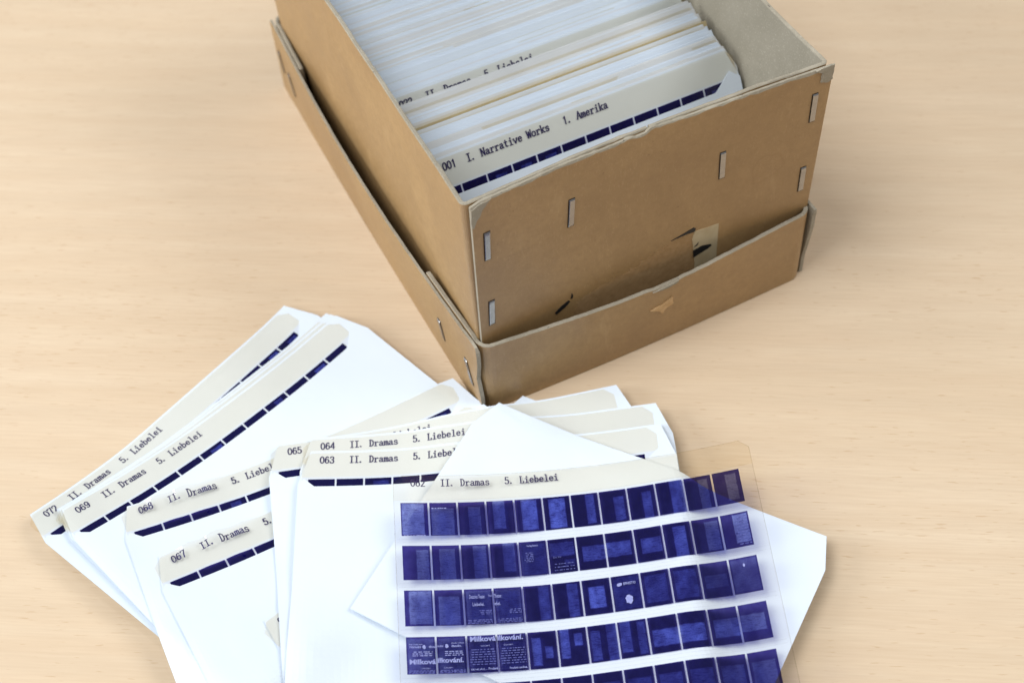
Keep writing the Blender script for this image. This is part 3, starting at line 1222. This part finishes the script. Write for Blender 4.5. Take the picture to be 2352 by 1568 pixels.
def bars(r, c, rows, mat, y0, y1, x0=.1, x1=.9, seed=1, hh=0.022):
    """lines of unreadably small print as short dashes"""
    o, u0, v0 = FR[(r, c)]
    rr = random.Random(seed)
    V, F = [], []
    for k in range(rows):
        y = y0 + (y1 - y0) * (k + .5) / rows
        x = x0 + rr.uniform(0, .08)
        while x < x1:
            w = rr.uniform(.03, .13)
            i = len(V)
            for a, b in ((x, y), (min(x1, x + w), y), (min(x1, x + w), y + hh), (x, y + hh)):
                V.append(f62.pos(u0 + a * FRW, v0 + b * FRH, -0.03))
            F.append((i, i + 3, i + 2, i + 1))
            x += w + rr.uniform(.015, .07)
    mesh_obj('small_print', V, F, mat, o)


# playbill frames: the words run on from frame to frame
for c, (w1, w2, w3) in ((0, ('Národní', 'diva', 'Milková')), (1, ('rodní', 'divadlo.', 'ilkování.'))):
    if c == 0:
        frame_text(3, 0, [('Král. české zem.', .1, .175, .58, .215, 0.01), ('Národní', .12, .235, .52, .30, .02), ('diva', .78, .235, 1.0, .30, .02),
                          ('Milková', .10, .60, 1.0, .735, .03), ('OSOBY.', .5, .83, .82, .865, .0)])
    else:
        frame_text(3, 1, [('divadlo v Praze', .5, .16, .95, .20, 0.01), ('rodní', 0, .22, .22, .285, .02), ('divadlo.', .5, .225, .86, .29, .02),
                          ('ilkování.', .0, .57, .90, .705, .03), ('OSOBY.', .2, .82, .52, .855, .0)])
    bars(3, c, 3, M_PRINT, .37, .52, .2, .9, 5 + c)
    bars(3, c, 3, M_PRINT2, .88, .98, .05, .95, 8 + c)
frame_text(3, 2, [('Milková', .10, .02, 1.0, .165, .03), ('OSOBY.', .45, .27, .8, .305, 0), ('IDEÁL.', .08, .88, .62, .93, .01), ('Prodaná', .68, .87, 1.0, .93, .02)])
frame_text(3, 3, [('ilkování.', 0, .02, .90, .165, .03), ('OSOBY.', .2, .27, .55, .305, 0), ('Prodaná nevěsta.', .35, .88, .97, .94, .02)])
for c in (2, 3):
    bars(3, c, 7, M_PRINT2, .34, .80, .05, .95, 20 + c)
frame_text(2, 2, [('Deutsches Theater.', .18, .16, .74, .27, .01), ('Liebelei.', .28, .38, .70, .48, .01), ('Theater', .86, .17, 1.0, .23, 0)])
frame_text(2, 3, [('Theater.', 0, .16, .28, .27, .01), ('elei.', 0, .38, .22, .48, .01)])
for c in (2, 3):
    bars(2, c, 3, M_PRINT2, .58, .72, .5, .95, 30 + c)
    bars(2, c, 3, M_PRINT2, .84, .97, .05, .95, 34 + c)
frame_text(2, 7, [('EPHISTO', .42, .20, .86, .275, .02)])
frame_text(1, 4, [('Verlag Entsch', .28, .10, .70, .17, .01)])
frame_text(1, 5, [('Der Ke', .16, .50, .44, .56, .0)], M_PRINT2)
bars(1, 5, 3, M_PRINT2, .68, .95, .15, .9, 44)
bars(1, 4, 6, M_PRINT2, .3, .6, .15, .5, 46)
bars(0, 1, 1, M_PRINT, .135, .17, .05, .62, 47, 0.03)
bars(0, 0, 1, M_PRINT, .965, .985, .05, .9, 48)
for rr_, cc_ in ((1, 11),):
    bars(rr_, cc_, 10, M_PRINT2, .08, .95, .45, .95, 49)


def blob(r, c, cx, cy, rx, ry, seed):
    o, u0, v0 = FR[(r, c)]
    rr = random.Random(seed)
    n = 18
    V = [f62.pos(u0 + cx * FRW, v0 + cy * FRH, -0.03)]
    for k in range(n):
        a = 2 * math.pi * k / n
        q = 1 + rr.uniform(-.16, .16)
        V.append(f62.pos(u0 + (cx + rx * q * math.cos(a)) * FRW, v0 + (cy + ry * q * math.sin(a)) * FRH, -0.03))
    F = [(0, 1 + (k + 1) % n, 1 + k) for k in range(n)]
    mesh_obj('printed_ornament', V, F, M_PRINT, o)


blob(2, 7, .56, .70, .13, .13, 3)
blob(2, 7, .28, .25, .10, .05, 4)
blob(3, 0, .62, .27, .055, .055, 5)
blob(3, 1, .34, .26, .055, .055, 6)
blob(2, 11, .5, .22, .04, .05, 7)

# ------------------------------------------------------------------ sleeves packed in the box
PH = 106.0
PW = 156.0
FLOOR = 4.9


def packed_meshes(k):
    """sleeve and fiche standing upright at the origin: x 0..PW, z 0..PH, face toward -y"""
    rr = random.Random(100 + k)
    b1, b2 = rr.uniform(-1.0, 0.2), rr.uniform(-.35, .35)
    ca, cb = rr.uniform(3.5, 6), rr.uniform(10, 16)

    class Up:
        def pos(self, u, v, dn=0.0):
            s = u / PW
            y = b1 * math.sin(math.pi * s) * (1 - v / PH) + b2 * math.sin(2 * math.pi * s) * (1 - v / PH)
            return (u, y - dn, PH - v)
    up = Up()
    ch = chamfer(PW, ca, cb)
    us = ucols(PW, 14, (ca, PW - ca, 7, PW - 14))
    V, F = sheet_mesh(up, PW, ch, lambda u: PH, us, 5, 0.0, 0.14)
    fe = lambda u: max(front_edge(u * SW / PW), ch(u) + 0.2)
    V2, F2 = sheet_mesh(up, PW, fe, lambda u: PH - .2, us, 5, 0.36, 0.1)
    n = len(V)
    V = list(V) + list(V2)
    F = F + [tuple(n + i for i in f) for f in F2]
    sl = bpy.data.meshes.new('paper_sleeve')
    sl.from_pydata([tuple(np.array(v) * MM) for v in V], [], F)
    sl.materials.append((M_PAPER, M_PAPER, M_CREAM, M_PAPER, M_PALE, M_CREAM, M_PAPER)[k % 7])
    fu = ucols(FW, 12, (4, FW - 4))
    off = Offset(up, 1.3, rr.uniform(0.3, 3.0))
    V, F = sheet_mesh(off, FW, chamfer(FW, 4, 4), lambda u: 103.0, fu, 5, 0.13)
    fi = bpy.data.meshes.new('microfiche')
    fi.from_pydata([tuple(np.array(v) * MM) for v in V], [], F)
    fi.materials.append(M_FILM)
    return sl, fi


VAR = [packed_meshes(k) for k in range(14)]


def put(name, me, x, y, lean, up, yaw, label, cat, group):
    o = bpy.data.objects.new(name, me)
    COL.objects.link(o)
    o.rotation_euler = (-lean, 0, yaw)
    o.location = Vector((x, y + up * math.sin(lean), FLOOR + up * math.cos(lean))) * MM
    return tag(o, label, cat, group)


LEAN0 = 30.0


def lean_at(yt):
    return R(LEAN0 - 12.0 * (yt - 64) / 176.0)


yt = 66.2
rr = random.Random(5)
drift = wig(77, ((0.7, 0.21), (0.5, 0.07), (0.35, 0.9)))
while yt < 236:
    if abs(yt - 84.0) < 0.8:
        yt = 86.2
        continue
    if 98.7 < yt < 106.6:
        yt = 106.7
        continue
    ln = lean_at(yt)
    yb = yt - PH * math.sin(ln)
    me_s, me_f = rr.choice(VAR)
    up = drift(yt) + rr.choice((-1.3, -0.7, -0.4, 0.0, 0.1, 0.3, 0.5, 0.8))
    if yt > 106 and yt < 110:
        up += 0.4
    if 95 < yt < 100:
        up = 1.5 + rr.uniform(-.4, .2)
    x = 6.9 + rr.uniform(0, 0.9)
    yaw = rr.uniform(-.002, .002)
    put('paper_sleeve', me_s, x, yb, ln, up, yaw, 'white paper sleeve standing edge-on in the packed row inside the box', 'paper sleeve', 'sleeves packed in the box')
    put('microfiche', me_f, x, yb, ln, up, yaw, 'microfiche standing in a sleeve of the packed row inside the box', 'microfiche', 'microfiches packed in the box')
    yt += rr.choice((0.45, 0.6, 0.7, 0.8, 0.9, 1.2, 2.1))

# manila divider among the sleeves
ln = lean_at(84.4)
dv = Lean(7.2, 84.6, FLOOR + PH * math.cos(ln) - 1.0, ln, 0.0, W=154)
V, F = sheet_mesh(dv, 154, lambda u: 0, lambda u: 105, ucols(154, 10, ()), 4, 0.0, 0.5)
d = mesh_obj('divider_card', V, F, M_MANILA)
tag(d, 'tan manila divider card standing between the packed sleeves', 'divider card')


def front_sleeve(sheet, loc, lab_s, lab_f, num, mid, frames, H, pitch):
    t = thing('paper_sleeve', loc, lab_s, 'paper sleeve', 'sleeves packed in the box')
    ch = chamfer(PW, 5, 14)
    so = Offset(sheet, -1.3, -0.8)
    us = ucols(PW, 24, (5, PW - 5, 7, PW - 14))
    V, F = sheet_mesh(so, PW, ch, lambda u: H, us, 8, 0.0, 0.2)
    mesh_obj('back_sheet', V, F, M_PAPER, t)
    V, F = sheet_mesh(so, PW, lambda u: max(front_edge(u * SW / PW) - 0.4, ch(u) + .2), lambda u: H - .2, us, 8, 0.7, 0.15)
    mesh_obj('front_sheet', V, F, M_PAPER, t)
    m = thing('microfiche', loc, lab_f, 'microfiche', 'microfiches packed in the box')
    build_film(m, sheet, 100, 0.45, 10)
    lettering(m, sheet, title(num, mid, pitch), 0.3, 3.3, 0.54)
    if frames:
        for c in range(12):
            r = random.Random(900 + c)
            pages = [(.3, .12, .78, 1.2, .4)] if c in (2, 3, 4, 11) else []
            build_frame(m, sheet, 0, c, pages, 0.04, r.random(), 0.25)


s001 = Lean(8.3, 63.6, 95.9, R(30.3), 0.004)
front_sleeve(s001, (85, 12, 5), 'white paper sleeve at the front of the packed row, holding the 001 film',
             'microfiche titled 001 I. Narrative Works 1. Amerika, first in the box', '001', 'I. Narrative Works   1. Amerika', True, PH, 2.22)
ln = lean_at(105.4)
s022 = Lean(8.3, 105.0, FLOOR + 105.6 * math.cos(ln), ln, 0.0)
front_sleeve(s022, (85, 56, 5), 'white paper sleeve behind the gap in the packed row', 'microfiche whose half-hidden title shows across the gap in the packed row',
             '022', 'II. Dramas   5. Liebelei', False, PH, 2.22)

# ------------------------------------------------------------------ scrap of paper on the table
sv = [(-39.6, 82.2, 0.1), (-37.4, 82.0, 0.1), (-38.2, 83.6, 1.2), (-38.4, 82.5, 0.9)]
sc = mesh_obj('paper_scrap', sv, [(0, 1, 3), (1, 2, 3), (2, 0, 3), (0, 2, 1)], M_PAPER)
tag(sc, 'tiny white scrap of paper on the table behind the fanned pile', 'paper scrap')
